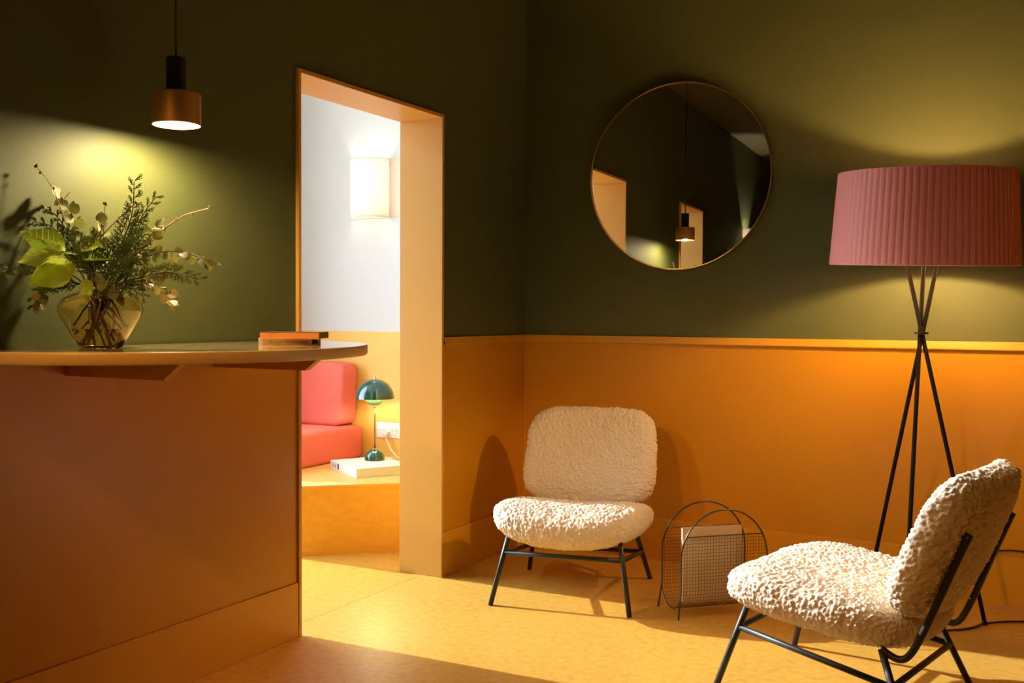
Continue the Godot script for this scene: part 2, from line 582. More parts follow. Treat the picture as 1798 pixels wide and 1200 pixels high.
const WX := -1.75      # window wall of the second room
func make_second_room() -> void:
	var b := structure("wall_second_back", "white wall over a yellow painted dado in the next room")
	box(b, "plaster", Vector3(-1.95, RAIL, -0.35), Vector3(-0.2, CEIL, -0.15), M.white_wall)
	box(b, "dado", Vector3(-1.95, 0, -0.35), Vector3(-0.2, RAIL, -0.15), M.yellow_wall)
	var w := structure("wall_second_window", "wall with the unseen window in the next room")
	var za := 0.62  # window out of view, sized to steer daylight through the doorway
	var zb := 2.22
	var ya := 0.36
	var yb := 2.77
	var wo := WX - 0.2
	box(w, "plaster", Vector3(wo, 0, -0.15), Vector3(WX, CEIL, za), M.white_wall)
	box(w, "plaster", Vector3(wo, 0, zb), Vector3(WX, CEIL, 4.6), M.white_wall)
	box(w, "sill_wall", Vector3(wo, 0, za), Vector3(WX, ya, zb), M.white_wall)
	box(w, "lintel", Vector3(wo, yb, za), Vector3(WX, CEIL, zb), M.white_wall)
	var e := structure("wall_second_end", "white end wall of the next room")
	box(e, "plaster", Vector3(wo, 0, 4.6), Vector3(-0.2, CEIL, 4.8), M.white_wall)
	var win := structure("unseen_window_1", "tall white framed window out of view, placed to light the next room")
	for z in [za, zb - 0.04]:
		box(win, "window_frame", Vector3(wo + 0.07, ya, z), Vector3(wo + 0.13, yb, z + 0.04), M.plastic, 0.003)
	for y in [ya, yb - 0.04]:
		box(win, "window_frame", Vector3(wo + 0.07, y, za + 0.04), Vector3(wo + 0.13, y + 0.04, zb - 0.04), M.plastic, 0.003)
	box(win, "pane", Vector3(wo + 0.098, ya + 0.04, za + 0.04), Vector3(wo + 0.102, yb - 0.04, zb - 0.04), M.glass_pane)

func make_shelf() -> void:
	var R := 0.64
	var zc := 2.36
	var t := thing("wall_bar", "half-round glossy bar top on two brackets fixed to the wainscot", "bar", Vector3(0.006, 0, zc))
	var top := 1.055
	var bot := 1.0245
	var st := begin(true)
	var ring := [[R - 0.004, top], [R - 0.001, top - 0.0015], [R, top - 0.005], [R, bot + 0.004], [R - 0.004, bot]]
	var n := 72
	var p := func(i: int, k: int) -> Vector3:
		var a := -PI / 2 + PI * i / n
		return Vector3(cos(a) * ring[k][0], ring[k][1], sin(a) * ring[k][0])
	for i in n:
		for k in 4:
			quad(st, p.call(i, k), p.call(i + 1, k), p.call(i + 1, k + 1), p.call(i, k + 1), p.call(i, k) * Vector3(1, 0, 1))
	put(done(st), "edge_band", M.shelf_edge, t)
	st = begin()
	for i in n:
		tri(st, Vector3(0, top, 0), p.call(i, 0), p.call(i + 1, 0), Vector3.UP)
	put(done(st), "table_top", M.shelf_top, t)
	st = begin()
	for i in n:
		tri(st, Vector3(0, bot, 0), p.call(i, 4), p.call(i + 1, 4), Vector3.DOWN)
	quad(st, Vector3(0, bot, -R), Vector3(0, top, -R), Vector3(0, top, R), Vector3(0, bot, R), Vector3.LEFT)
	put(done(st), "underside", M.shelf_edge, t)
	for z in [-0.27, 0.27]:
		st = begin()
		var out := PackedVector2Array([Vector2(0, bot), Vector2(0.44, bot), Vector2(0.372, bot - 0.048), Vector2(0, bot - 0.048)])
		var h := 0.011
		for s in [-h, h]:
			quad(st, Vector3(out[0].x, out[0].y, s), Vector3(out[1].x, out[1].y, s), Vector3(out[2].x, out[2].y, s), Vector3(out[3].x, out[3].y, s), Vector3(0, 0, s))
		for i in 4:
			var a := out[i]
			var b := out[(i + 1) % 4]
			var mid := (a + b) / 2.0 - Vector2(0.2, bot - 0.024)
			var nn := Vector2(b.y - a.y, a.x - b.x)
			if nn.dot(mid) < 0: nn = -nn
			quad(st, Vector3(a.x, a.y, -h), Vector3(b.x, b.y, -h), Vector3(b.x, b.y, h), Vector3(a.x, a.y, h), Vector3(nn.x, nn.y, 0))
		put(done(st), "bracket", M.orange, t, Vector3(0, 0, z))

func area_light(parent: Node, called: String, at: Vector3, size: Vector2, energy: float, col: Color, rot: Vector3) -> void:
	var a := AreaLight3D.new()
	a.name = called
	a.area_size = size
	a.light_energy = energy
	a.light_color = col
	a.shadow_enabled = true
	parent.add_child(a, true)
	a.position = at
	a.rotation = rot

func omni(parent: Node, called: String, at: Vector3, size: float, energy: float, col: Color) -> void:
	var a := OmniLight3D.new()
	a.name = called
	a.light_size = size
	a.light_energy = energy
	a.light_color = col
	a.omni_range = 12.0
	a.omni_attenuation = 2.0
	a.shadow_enabled = true
	parent.add_child(a, true)
	a.position = at

func warm() -> Color:
	return lin(1.0, 0.60, 0.245)

func make_pendant() -> void:
	var y0 := 1.668
	var t := thing("pendant_lamp", "brass drum pendant lamp with black socket hanging over the bar", "pendant lamp", Vector3(0.205, y0, 2.433))
	var r := 0.0655
	var h := 0.088
	put(lathe_runs([[Vector2(r - 0.0025, 0), Vector2(r, 0)], [Vector2(r, 0), Vector2(r, h - 0.004), Vector2(r - 0.001, h - 0.001), Vector2(r - 0.004, h)], [Vector2(r - 0.004, h), Vector2(0.02, h)], [Vector2(0.02, h - 0.002), Vector2(r - 0.0025, h - 0.002)], [Vector2(r - 0.0025, h - 0.002), Vector2(r - 0.0025, 0)]], 64), "shade", M.brass_brushed, t)
	put(lathe_runs([[Vector2(0.0, 0.042), Vector2(r - 0.004, 0.042)], [Vector2(r - 0.004, 0.042), Vector2(r - 0.004, 0.045)], [Vector2(r - 0.004, 0.045), Vector2(0, 0.045)]], 48), "diffuser", M.diffuser, t)
	put(lathe_runs([[Vector2(0.0265, h + 0.0), Vector2(0.0265, h + 0.096)], [Vector2(0.0265, h + 0.096), Vector2(0.024, h + 0.0985)], [Vector2(0.024, h + 0.0985), Vector2(0, h + 0.0985)]], 32), "socket", M.black, t)
	tube(t, "cord", [Vector3(0, h + 0.095, 0), Vector3(0, CEIL - y0 - 0.02, 0)], 0.0035, M.black)
	put(lathe_runs([[Vector2(0, -0.025), Vector2(0.05, -0.025)], [Vector2(0.05, -0.025), Vector2(0.05, 0)]], 32), "ceiling_rose", M.black, t, Vector3(0, CEIL - y0, 0))
	omni(t, "pendant_light", Vector3(0, 0.019, 0), 0.02, 0.75, lin(1.0, 0.80, 0.46))

func make_unseen_spot() -> void:
	# out of view behind the camera, placed to throw warm light on the chairs
	var at := Vector3(0.85, 2.66, 4.9)
	var aim := Vector3(1.05, 0.0, 1.15)
	var t := thing("unseen_ceiling_spot", "unseen black ceiling spotlight placed to light the two chairs", "spotlight", at)
	var head := Node3D.new()
	head.name = "head"
	t.add_child(head)
	head.basis = Basis.looking_at(aim - at, Vector3.UP)
	var can := put(lathe_runs([[Vector2(0.04, 0.0), Vector2(0.042, 0.0)], [Vector2(0.042, 0.0), Vector2(0.042, 0.13)], [Vector2(0.042, 0.13), Vector2(0, 0.13)], [Vector2(0.04, 0.11), Vector2(0.04, 0.0)]], 32), "can", M.black, head)
	can.rotation.x = PI / 2
	var lens := put(lathe_runs([[Vector2(0, 0.02), Vector2(0.04, 0.02)]], 32), "lens", M.diffuser, head)
	lens.rotation.x = PI / 2
	tube(t, "arm", [Vector3(0, 0.03, 0.05), Vector3(0, CEIL - at.y, 0.05)], 0.008, M.black)
	var s := SpotLight3D.new()
	s.name = "unseen_spot_light"
	s.light_color = lin(1.0, 0.47, 0.12)
	s.light_energy = 3.8
	s.light_size = 0.035
	s.spot_angle = 22.0
	s.spot_angle_attenuation = 0.6
	s.spot_range = 12.0
	s.spot_attenuation = 2.0
	s.shadow_enabled = true
	head.add_child(s)
	s.position = Vector3(0, 0, -0.012)

func make_mirror() -> void:
	var t := thing("round_mirror", "large round wall mirror with a thin brass frame", "mirror", Vector3(0.806, 1.355, 0.032))
	t.rotation.y = deg_to_rad(2.15)
	var R := 0.427
	var g := put(lathe_runs([[Vector2(0, 0.0), Vector2(R - 0.004, 0.0)], [Vector2(R - 0.004, 0), Vector2(R - 0.004, -0.006)], [Vector2(R - 0.004, -0.006), Vector2(0, -0.006)]], 128), "mirror_glass", M.mirror, t, Vector3(0, R, 0))
	g.rotation.x = PI / 2
	var f := put(lathe_runs([[Vector2(R - 0.005, 0.004), Vector2(R, 0.004)], [Vector2(R, 0.004), Vector2(R, -0.012)], [Vector2(R, -0.012), Vector2(R - 0.005, -0.012)], [Vector2(R - 0.005, -0.012), Vector2(R - 0.005, 0.004)]], 128), "frame", M.brass, t, Vector3(0, R, 0))
	f.rotation.x = PI / 2

func make_floor_lamp() -> void:
	var cx := 1.905
	var cz := 0.45
	var t := thing("floor_lamp", "tripod floor lamp with a wide pink ribbon drum shade", "floor lamp", Vector3(cx, 0, cz))
	var cross := 1.083
	var top_y := 1.36
	for deg in [-27.0, -147.0, 93.0]:
		var a := deg_to_rad(deg)
		var foot := Vector3(cos(a), 0, sin(a)) * 0.25
		# rods pass beside each other at the knot
		var side := Vector3(-sin(a), 0, cos(a)) * 0.005
		var knot := Vector3(0, cross, 0) + side
		var dir := (knot - foot)
		var top := foot + dir * (top_y / cross)
		tube(t, "leg", [foot + Vector3(0, 0.004, 0), top], 0.0078, M.rod, -1, 12)
		put(lathe_runs([[Vector2(0, 0), Vector2(0.009, 0)], [Vector2(0.009, 0), Vector2(0.009, 0.006)]], 16), "foot", M.black, t, foot)
	put(lathe_runs([[Vector2(0.0, -0.004), Vector2(0.024, -0.004)], [Vector2(0.024, -0.004), Vector2(0.024, 0.004)], [Vector2(0.024, 0.004), Vector2(0, 0.004)]], 32), "knot_ring", M.black_metal, t, Vector3(0, cross + 0.002, 0))
	# shade
	var yb := 1.338
	var yt := 1.672
	var rb := 0.328
	var rt := 0.306
	var mid_y := 1.36
	yb -= mid_y
	yt -= mid_y
	var sh := put(lathe_runs([[Vector2(rb - 0.004, yb), Vector2(rt - 0.004, yt)], [Vector2(rt - 0.006, yt), Vector2(rb - 0.006, yb)]], 96), "shade", M.shade_lining, t, Vector3(0, mid_y, 0))
	# the drum hangs a little tilted towards the seats
	sh.transform = Transform3D(Basis(VX, deg_to_rad(3.2)), Vector3(0, mid_y, 0))
	for q in [[rb, yb], [rt, yt]]:
		var st := begin(true)
		var path := []
		for i in 97: path.append(Vector3(cos(TAU * i / 96) * (q[0] - 0.002), q[1], sin(TAU * i / 96) * (q[0] - 0.002)))
		add_tube(st, path, 0.003, -1, 8, false)
		put(done(st), "shade_ring", M.ribbon, sh)
	var count := 84
	var rib := begin(true)
	var w := TAU / count
	var steps := 5
	for i in steps:
		for k in 3:
			var pt := func(ii: int, kk: int) -> Vector3:
				var s := float(ii) / steps
				var a := (s * 1.22 - 0.11) * w
				var v := float(kk) / 3.0
				var bulge := 0.0045 * (s - 0.15) + 0.0022 * sin(PI * s)
				var rr := lerpf(rb, rt, v) + bulge - 0.0028
				return Vector3(cos(a) * rr, lerpf(yb + 0.001, yt - 0.001, v), sin(a) * rr)
			quad(rib, pt.call(i, k), pt.call(i + 1, k), pt.call(i + 1, k + 1), pt.call(i, k + 1), pt.call(i, k) * Vector3(1, 0, 1))
	var rib_mesh := done(rib)
	for i in count:
		var o := put(rib_mesh, "ribbon", M.ribbon, sh)
		o.rotation.y = w * i
	# bulb holder: a hub with three spokes to the lower ring
	put(lathe_runs([[Vector2(0.018, 1.36), Vector2(0.018, 1.43)], [Vector2(0.018, 1.43), Vector2(0, 1.43)], [Vector2(0, 1.36), Vector2(0.018, 1.36)]], 24), "bulb_holder", M.black, t)
	put(lathe_runs([[Vector2(0, -0.002), Vector2(0.064, -0.002)], [Vector2(0.064, -0.002), Vector2(0.064, 0.002)], [Vector2(0.064, 0.002), Vector2(0, 0.002)]], 32), "unseen_carrier_plate", M.black, t, Vector3(0, 1.385, 0))  # unseen plate inside the shade, sized to keep the leg tops dark
	for k in 3:
		var a := TAU * k / 3.0 + 0.4
		tube(t, "spoke", [Vector3(0, 1.40, 0), Vector3(cos(a) * (rb - 0.006), 1.352, sin(a) * (rb - 0.006))], 0.003, M.black_metal, -1, 6)
	var b := SphereMesh.new()
	b.radius = 0.04
	b.height = 0.09
	put(b, "bulb", M.bulb, t, Vector3(0, 1.48, 0))
	omni(t, "floor_lamp_light", Vector3(0, 1.485, 0), 0.035, 1.1, warm())
	# flex on the floor and along the wall
	var e := Vector3(-cx, 0, -cz)
	var path := curve([Vector3(2.122, 0.02, 0.34) + e, Vector3(2.115, 0.006, 0.36) + e, Vector3(2.07, 0.005, 0.44) + e, Vector3(2.0, 0.005, 0.50) + e, Vector3(1.93, 0.005, 0.53) + e], 8)
	tube(t, "cord", path, 0.004, M.black, -1, 8)
	tube(t, "cord", curve([Vector3(1.95, 0.19, 0.016) + e, Vector3(2.10, 0.2, 0.017) + e, Vector3(2.16, 0.217, 0.018) + e, Vector3(2.26, 0.222, 0.018) + e, Vector3(2.6, 0.2, 0.018) + e, Vector3(2.75, 0.05, 0.02) + e, Vector3(2.6, 0.006, 0.1) + e, Vector3(2.25, 0.006, 0.24) + e, Vector3(2.13, 0.006, 0.33) + e], 8), 0.004, M.black, -1, 8)

# ---------------------------------------------------------------- chairs
func make_chairs() -> void:
	var label_a := "cream fleece lounge chair in the corner beside the doorway"
	var t := thing("lounge_chair", label_a, "chair", Vector3(0.605, 0, 0.675), deg_to_rad(13.0), "fleece lounge chairs")
	var tilt := deg_to_rad(6.0)
	var seat_h := Vector3(0.312, 0.086, 0.30)
	var seat_shape := func(q: Vector3) -> Vector3:
		var sag := -0.040 * (1.0 - pow(q.x / seat_h.x, 2.0))
		var lip := -0.035 * pow(maxf(0.0, q.z / seat_h.z - 0.35), 2.0)
		var p := Vector3(q.x, q.y * (1.0 + 0.06 * q.z / seat_h.z) + sag + lip, q.z)
		return p.rotated(Vector3.RIGHT, -tilt)
	put(pad(seat_h, 3.2, 2.7, 0.0032, seat_shape, 0.0100, 3), "seat", M.fleece, t, Vector3(0, 0.325, 0.02))
	var recline := deg_to_rad(23.0)
	var back_h := Vector3(0.292, 0.064, 0.225)
	# local y of the pad is its thickness, z its height
	var back_shape := func(q: Vector3) -> Vector3:
		var wrap := 0.042 * pow(q.x / back_h.x, 2.0)
		var flare := 1.0 - 0.03 * q.z / back_h.z
		var p := Vector3(q.x * flare, q.z, q.y + wrap)
		return p.rotated(Vector3.RIGHT, -recline)
	put(pad(back_h, 4.0, 3.0, 0.0032, back_shape, 0.0100, 8), "backrest", M.fleece, t, Vector3(0, 0.515, -0.34))
	var fr := 0.0102
	for s in [-1.0, 1.0]:
		tube(t, "leg", [Vector3(s * 0.276, 0, 0.30), Vector3(s * 0.215, 0.315, 0.205)], fr, M.black_metal)
		tube(t, "leg", [Vector3(s * 0.272, 0, -0.285), Vector3(s * 0.222, 0.222, -0.19)], fr, M.black_metal)
		var jf := Vector3(s * 0.276, 0, 0.30).lerp(Vector3(s * 0.215, 0.315, 0.205), 0.63)
		var jr := Vector3(s * 0.272, 0, -0.285).lerp(Vector3(s * 0.222, 0.222, -0.19), 0.58)
		tube(t, "side_rail", [jf, jr], fr * 0.92, M.black_metal)
		# rod that runs under the seat and up the back of the backrest
		var rod := curve([Vector3(s * 0.222, 0.222, -0.19), Vector3(s * 0.221, 0.203, -0.235), Vector3(s * 0.219, 0.222, -0.268), Vector3(s * 0.214, 0.30, -0.305), Vector3(s * 0.206, 0.44, -0.360), Vector3(s * 0.202, 0.57, -0.412)], 6)
		tube(t, "back_rod", rod, fr, M.black_metal)
	var jfl := Vector3(-0.276, 0, 0.30).lerp(Vector3(-0.215, 0.315, 0.205), 0.63)
	tube(t, "front_rail", [jfl, Vector3(-jfl.x, jfl.y, jfl.z)], fr * 0.92, M.black_metal)
	var jrl := Vector3(-0.272, 0, -0.285).lerp(Vector3(-0.222, 0.222, -0.19), 0.58)
	tube(t, "rear_rail", [jrl, Vector3(-jrl.x, jrl.y, jrl.z)], fr * 0.92, M.black_metal)
	var b := t.duplicate()
	b.name = numbered("lounge_chair")
	add_child(b)
	b.position = Vector3(1.80, 0, 1.255)
	b.rotation.y = deg_to_rad(-102.0)
	tag(b, "cream fleece lounge chair seen from behind under the pink floor lamp", "chair", "fleece lounge chairs")

# ---------------------------------------------------------------- magazine rack
func make_rack() -> void:
	# local x: long axis, z: towards the near arch
	var near := Vector3(1.122, 0, 0.836)
	var far := Vector3(0.997, 0, 0.713)
	var d := Vector3(0.715, 0, -0.70).normalized()
	var wid := 0.36
	var centre := (near + far) / 2.0 + d * wid / 2.0
	var t := thing("magazine_rack", "dark wire mesh magazine rack with two arched handles", "magazine rack", centre, atan2(0.70, 0.715))
	var g := 0.0875
	var R := wid / 2.0
	var spring := 0.225
	for s in [-1.0, 1.0]:
		var path := [Vector3(-R - 0.012, 0.0, s * (g + 0.006))]
		path.append(Vector3(-R, 0.10, s * g))
		path.append(Vector3(-R, spring, s * g))
		for i in range(1, 24):
			var a := PI - PI * i / 24.0
			path.append(Vector3(cos(a) * R, spring + sin(a) * R * 1.02, s * g))
		path.append(Vector3(R, spring, s * g))
		path.append(Vector3(R, 0.10, s * g))
		path.append(Vector3(R + 0.012, 0.0, s * (g + 0.006)))
		tube(t, "arch", path, 0.0034, M.wire, -1, 8)
	# section of the sheet: up one side, round the bottom, up the other
	var prof := []
	var top := 0.31
	var rise := 0.105
	var n_side := 16
	for i in n_side: prof.append(Vector2(-g, lerpf(top, rise, float(i) / n_side)))
	for i in 19:
		var a := PI + PI * i / 18.0
		prof.append(Vector2(cos(a) * g, rise + sin(a) * (rise - 0.022)))
	for i in range(1, n_side + 1): prof.append(Vector2(g, lerpf(rise, top, float(i) / n_side)))
	var half := func(y: float) -> float:
		return R if y <= spring else sqrt(maxf(0.0, R * R - pow((y - spring) / 1.02, 2.0)))
	var st := begin()
	for q: Vector2 in prof:
		var hw: float = half.call(q.y)
		add_tube(st, [Vector3(-hw, q.y, q.x), Vector3(hw, q.y, q.x)], 0.0009, -1, 3, false)
	var lines := 30
	for i in range(1, lines):
		var x := lerpf(-R, R, float(i) / lines)
		var run := []
		for q: Vector2 in prof:
			if absf(x) <= half.call(q.y): run.append(Vector3(x, q.y, q.x))
		add_tube(st, run, 0.0009, -1, 3, false)
	var mesh := put(done(st), "wire_mesh", M.wire, t)
	tag(mesh, "", "", "", "stuff")
	for s in [-1.0, 1.0]:
		var hw: float = half.call(top)
		tube(t, "top_wire", [Vector3(-hw, top, s * g), Vector3(hw, top, s * g)], 0.0022, M.wire, -1, 6)
		var rim := []
		for q: Vector2 in prof:
			if q.y <= spring: rim.append(Vector3(s * R, q.y, q.x))
		tube(t, "end_wire", rim, 0.0024, M.wire, -1, 6)
	# papers standing in the rack
	var mags := [["tan paper folder standing tallest in the wire rack", M.paper_tan, 0.012, 0.285, -0.03, 0.038, 0.125], ["pale tan magazine against the near side of the wire rack", M.magazine, 0.008, 0.235, -0.05, 0.056, 0.11], ["thin brown booklet in the middle of the wire rack", M.cover_tan, 0.006, 0.255, -0.015, 0.014, 0.125]]
	for q: Array in mags:
		var o := thing("magazine", q[0], "magazine", t.position + t.basis * Vector3(q[4], 0.036 + 0.018 * absf(q[5]) / 0.05, q[5]), t.rotation.y, "papers in the magazine rack")
		box(o, "pages", Vector3(-q[6] + 0.001, 0, -q[2] / 2), Vector3(q[6] - 0.001, q[3], q[2] / 2), q[1], 0.0006)
		for z in [-q[2] / 2 - 0.0008, q[2] / 2]:
			box(o, "cover", Vector3(-q[6], 0, z), Vector3(q[6], q[3] + 0.002, z + 0.0008), q[1])

# ---------------------------------------------------------------- next room
func half_sconce(called: String, label: String, at: Vector3, turn: float, r: float, h: float, energy: float, plate: bool) -> void:
	var t := thing(called, label, "wall lamp", at, turn)
	var st := begin(true)
	var n := 32
	for side in 2:
		var rr := r - 0.0015 * side
		for i in n:
			var a0 := PI * i / n
			var a1 := PI * (i + 1) / n
			quad(st, Vector3(cos(a0) * rr, 0, sin(a0) * rr + 0.004), Vector3(cos(a1) * rr, 0, sin(a1) * rr + 0.004), Vector3(cos(a1) * rr, h, sin(a1) * rr + 0.004), Vector3(cos(a0) * rr, h, sin(a0) * rr + 0.004), Vector3(cos(a0), 0, sin(a0)) * (1.0 if side == 0 else -1.0))
	put(done(st), "shade", M.sconce, t)
	for y in [0.003, h - 0.003]:
		var path := []
		for i in n + 1: path.append(Vector3(cos(PI * i / n) * r, y, sin(PI * i / n) * r + 0.004))
		tube(t, "rim", path, 0.0025, M.sconce, -1, 6)
	box(t, "back_plate", Vector3(-r, 0.0, 0.0), Vector3(r + (0.34 if plate else 0.0), h, 0.004), M.sconce_plate if plate else M.white_wall, 0.001)
	box(t, "bulb_holder", Vector3(-0.02, h * 0.3, 0.004), Vector3(0.02, h * 0.42, 0.055), M.plastic, 0.002)
	var b := SphereMesh.new()
	b.radius = 0.024
	b.height = 0.06
	put(b, "bulb", M.bulb, t, Vector3(0, h * 0.5, 0.05))
	omni(t, "sconce_light", Vector3(0, h * 0.5, 0.05), 0.02, energy, lin(1.0, 0.88, 0.74))

func make_second_room_things() -> void:
	# platform bench with a slanted front
	var t := thing("platform_bench", "built-in yellow platform bench with a slanted front in the next room", "bench")
	var poly := PackedVector2Array([Vector2(-1.745, -0.148), Vector2(-0.203, -0.148), Vector2(-0.203, 0.256), Vector2(-0.83, 0.826), Vector2(-1.745, 0.84)])
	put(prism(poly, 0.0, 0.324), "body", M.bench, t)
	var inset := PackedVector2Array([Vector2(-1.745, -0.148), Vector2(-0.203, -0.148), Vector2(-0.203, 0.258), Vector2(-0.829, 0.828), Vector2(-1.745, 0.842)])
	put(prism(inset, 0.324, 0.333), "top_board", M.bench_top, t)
	tube(t, "edge_strip", [Vector3(-0.206, 0.331, 0.2575), Vector3(-0.829, 0.331, 0.8285), Vector3(-1.74, 0.331, 0.843)], 0.0025, M.edge, -1, 6)
	# cushions
	var s := thing("seat_cushion", "coral red seat cushion lying on the platform bench", "cushion", Vector3(-1.425, 0.333, 0.27))
	var id := func(q: Vector3) -> Vector3: return q
	put(pad(Vector3(0.315, 0.091, 0.41), 40.0, 22.0, 0.012, id), "cover", M.red_cloth, s, Vector3(0, 0.091, 0))
	var b := thing("back_cushion", "coral red back cushion leaning on the yellow dado", "cushion", Vector3(-1.445, 0.515, -0.07))
	var round_top := func(q: Vector3) -> Vector3: return Vector3(q.x, q.y, q.z - 0.02 * maxf(0.0, q.y / 0.178))
	put(pad(Vector3(0.295, 0.178, 0.068), 14.0, 9.0, 0.012, round_top), "cover", M.red_cloth, b, Vector3(0, 0.178, 0))
	# large book under the lamp
	var F := Vector3(-0.69, 0.333, 0.464)
	var turn := atan2(0.5, 0.866)          # local -x runs along the spine
	var bk := thing("large_book", "thick white book lying under the green table lamp", "book", F, -atan2(0.5, 0.866))
	# local x points from the left corner to the front corner, z away from the spine
	bk.rotation.y = -atan2(0.5, 0.866)
	var bl := 0.358
	var bd := 0.30
	box(bk, "pages", Vector3(-bl + 0.004, 0.004, -bd + 0.004), Vector3(-0.004, 0.041, -0.003), M.paper, 0.0)
	box(bk, "cover", Vector3(-bl, 0.041, -bd), Vector3(0, 0.045, 0), M.cover_white, 0.001)
	box(bk, "cover", Vector3(-bl, 0.0, -bd), Vector3(0, 0.004, 0), M.cover_white, 0.001)
	box(bk, "spine", Vector3(-bl, 0.004, -0.003), Vector3(0, 0.041, 0.0), M.cover_white, 0.0)
	box(bk, "spine_print", Vector3(-bl + 0.105, 0.010, 0.0), Vector3(-bl + 0.122, 0.039, 0.0006), M.ink)
	for k in 3:
		box(bk, "spine_print", Vector3(-bl + 0.03 + 0.02 * k, 0.013, 0.0), Vector3(-bl + 0.037 + 0.02 * k, 0.033, 0.0005), M.print_brown)
	# table lamp
	var l := thing("table_lamp", "glossy dark green mushroom table lamp on a white book", "table lamp", Vector3(-0.801, 0.378, 0.166))
	var dome := []
	for i in 13:
		var a := PI / 2 * i / 12
		dome.append(Vector2(cos(a) * 0.0535, 0.004 + sin(a) * 0.056))
	put(lathe_runs([[Vector2(0, 0), Vector2(0.0535, 0)], [Vector2(0.0535, 0), Vector2(0.0535, 0.004)], dome], 40), "base", M.lamp_green, l)
	put(lathe_runs([[Vector2(0.0, 0.0), Vector2(0.009, 0.0)], [Vector2(0.009, 0), Vector2(0.009, 0.003)], [Vector2(0.009, 0.003), Vector2(0, 0.003)]], 20), "switch", M.plastic, l, Vector3(0.012, 0.058, 0.016))
	tube(l, "stem", [Vector3(0, 0.058, 0), Vector3(0, 0.30, 0)], 0.0042, M.bronze, -1, 12)
	var shade := []
	for i in 17:
		var a := PI / 2 * i / 16
		shade.append(Vector2(cos(a) * 0.103, 0.324 + sin(a) * 0.104))
	put(lathe(shade, 56), "shade", M.lamp_green, l)
	var inner := []
	for i in 15:
		var a := PI / 2 * (14 - i) / 14
		inner.append(Vector2(cos(a) * 0.1015, 0.324 + sin(a) * 0.1025))
	put(lathe_runs([inner, [Vector2(0.1015, 0.324), Vector2(0.103, 0.324)]], 56), "shade_lining", M.lamp_inside, l)
	var bowl := []
	for i in 13:
		var a := PI / 2 * i / 12
		bowl.append(Vector2(sin(a) * 0.053, 0.286 + (1.0 - cos(a)) * 0.046))
	put(lathe(bowl, 40), "lower_bowl", M.lamp_pale, l)
	put(lathe_runs([[Vector2(0.006, 0.427), Vector2(0.006, 0.436), Vector2(0.0045, 0.441), Vector2(0, 0.442)]], 16), "finial", M.brass, l)
	var bm := SphereMesh.new()
	bm.radius = 0.02
	bm.height = 0.045
	put(bm, "bulb", M.bulb, l, Vector3(0, 0.352, 0))
	omni(l, "table_lamp_light", Vector3(0, 0.352, 0), 0.018, 0.5, lin(1.0, 0.84, 0.45))
	var base := l.position
	tube(l, "cord", curve([Vector3(0.03, 0.01, -0.04), Vector3(0.05, -0.005, -0.16), Vector3(-0.02, -0.02, -0.24), Vector3(-0.10, 0.02, -0.28), Vector3(-0.14, 0.09, -0.285)], 6), 0.003, M.plastic, -1, 8)
	tube(l, "plug", [Vector3(-0.14, 0.085, -0.287), Vector3(-0.142, 0.112, -0.292)], 0.015, M.plastic, -1, 16)
	# double socket
	var p := thing("wall_socket", "white double power socket on the yellow dado behind the lamp", "socket", Vector3(-0.934, 0.452, -0.15))
	box(p, "plate", Vector3(-0.082, 0, 0), Vector3(0.082, 0.086, 0.009), M.plastic, 0.002)
	for sx in [-0.041, 0.041]:
		var c := put(lathe_runs([[Vector2(0, 0.002), Vector2(0.018, 0.002)], [Vector2(0.018, 0.002), Vector2(0.0195, 0.0045)], [Vector2(0.0195, 0.0045), Vector2(0.021, 0.0)]], 28), "outlet", M.plastic, p, Vector3(sx, 0.043, 0.009))
		c.rotation.x = PI / 2
		for k in [-1, 1]:
			var hmesh := put(lathe_runs([[Vector2(0, 0.0024), Vector2(0.0028, 0.0024)]], 12), "pin_hole", M.plastic_dark, c, Vector3(0.0095 * k, 0, 0))
	half_sconce("wall_sconce", "white half-cylinder fabric sconce on the white wall of the next room", Vector3(-1.053, 1.682, -0.15), 0.0, 0.118, 0.325, 0.15, true)
	half_sconce("wall_sconce", "small half-cylinder sconce on the green wall, seen only in the mirror", Vector3(0, 1.62, 5.45), PI / 2, 0.13, 0.36, 0.65, false)

# ---------------------------------------------------------------- vase and branches
const VX := Vector3(0.8757, 0, -0.4829)     # to the right as seen from the seats
const VZ := Vector3(0.4829, 0, 0.8757)      # towards the seats

func local(px: float, py: float, dz := 0.0) -> Vector3:
	# measured offsets from the foot of the vase, in units of 1/666 m
	var p := VX * ((px - 178.0) / 666.0) + Vector3(0, (611.5 - py) / 666.0, 0) + VZ * dz
	# stay clear of the wall behind: come forward instead
	var eye := Vector3(2.3801, 1.15, 4.4451) - vase_at
	if p.x < 0.035 - vase_at.x:
		p = p.lerp(eye, (0.035 - vase_at.x - p.x) / (eye.x - p.x))
	return p

var vase_at := Vector3(0.150, 1.055, 2.643)

func branch(called: String, label: String, pts: Array, r0: float, m: Material, category := "branch") -> Array:
	# stem from inside the vase through its neck along pts
	var t := thing(called, label, category, vase_at, 0.0, "branches in the vase")
	var first: Vector3 = pts[0]
	var ang := rng.randf() * TAU
	var neck := Vector3(first.x, 0, first.z).limit_length(0.034) + Vector3(0, 0.142, 0)
	var reach := rng.randf_range(0.025, 0.074)
	var foot := (Vector3(-neck.x, 0, -neck.z) * 0.4 + Vector3(cos(ang), 0, sin(ang)) * reach).limit_length(reach)
	foot.y = 0.012 + maxf(0.0, reach - 0.042) * 1.7
	var path := curve([foot, foot.lerp(neck, 0.55), neck] + pts, 6)
	tube(t, "stem", path, r0, m, r0 * 0.45, 7)
	return [t, path]

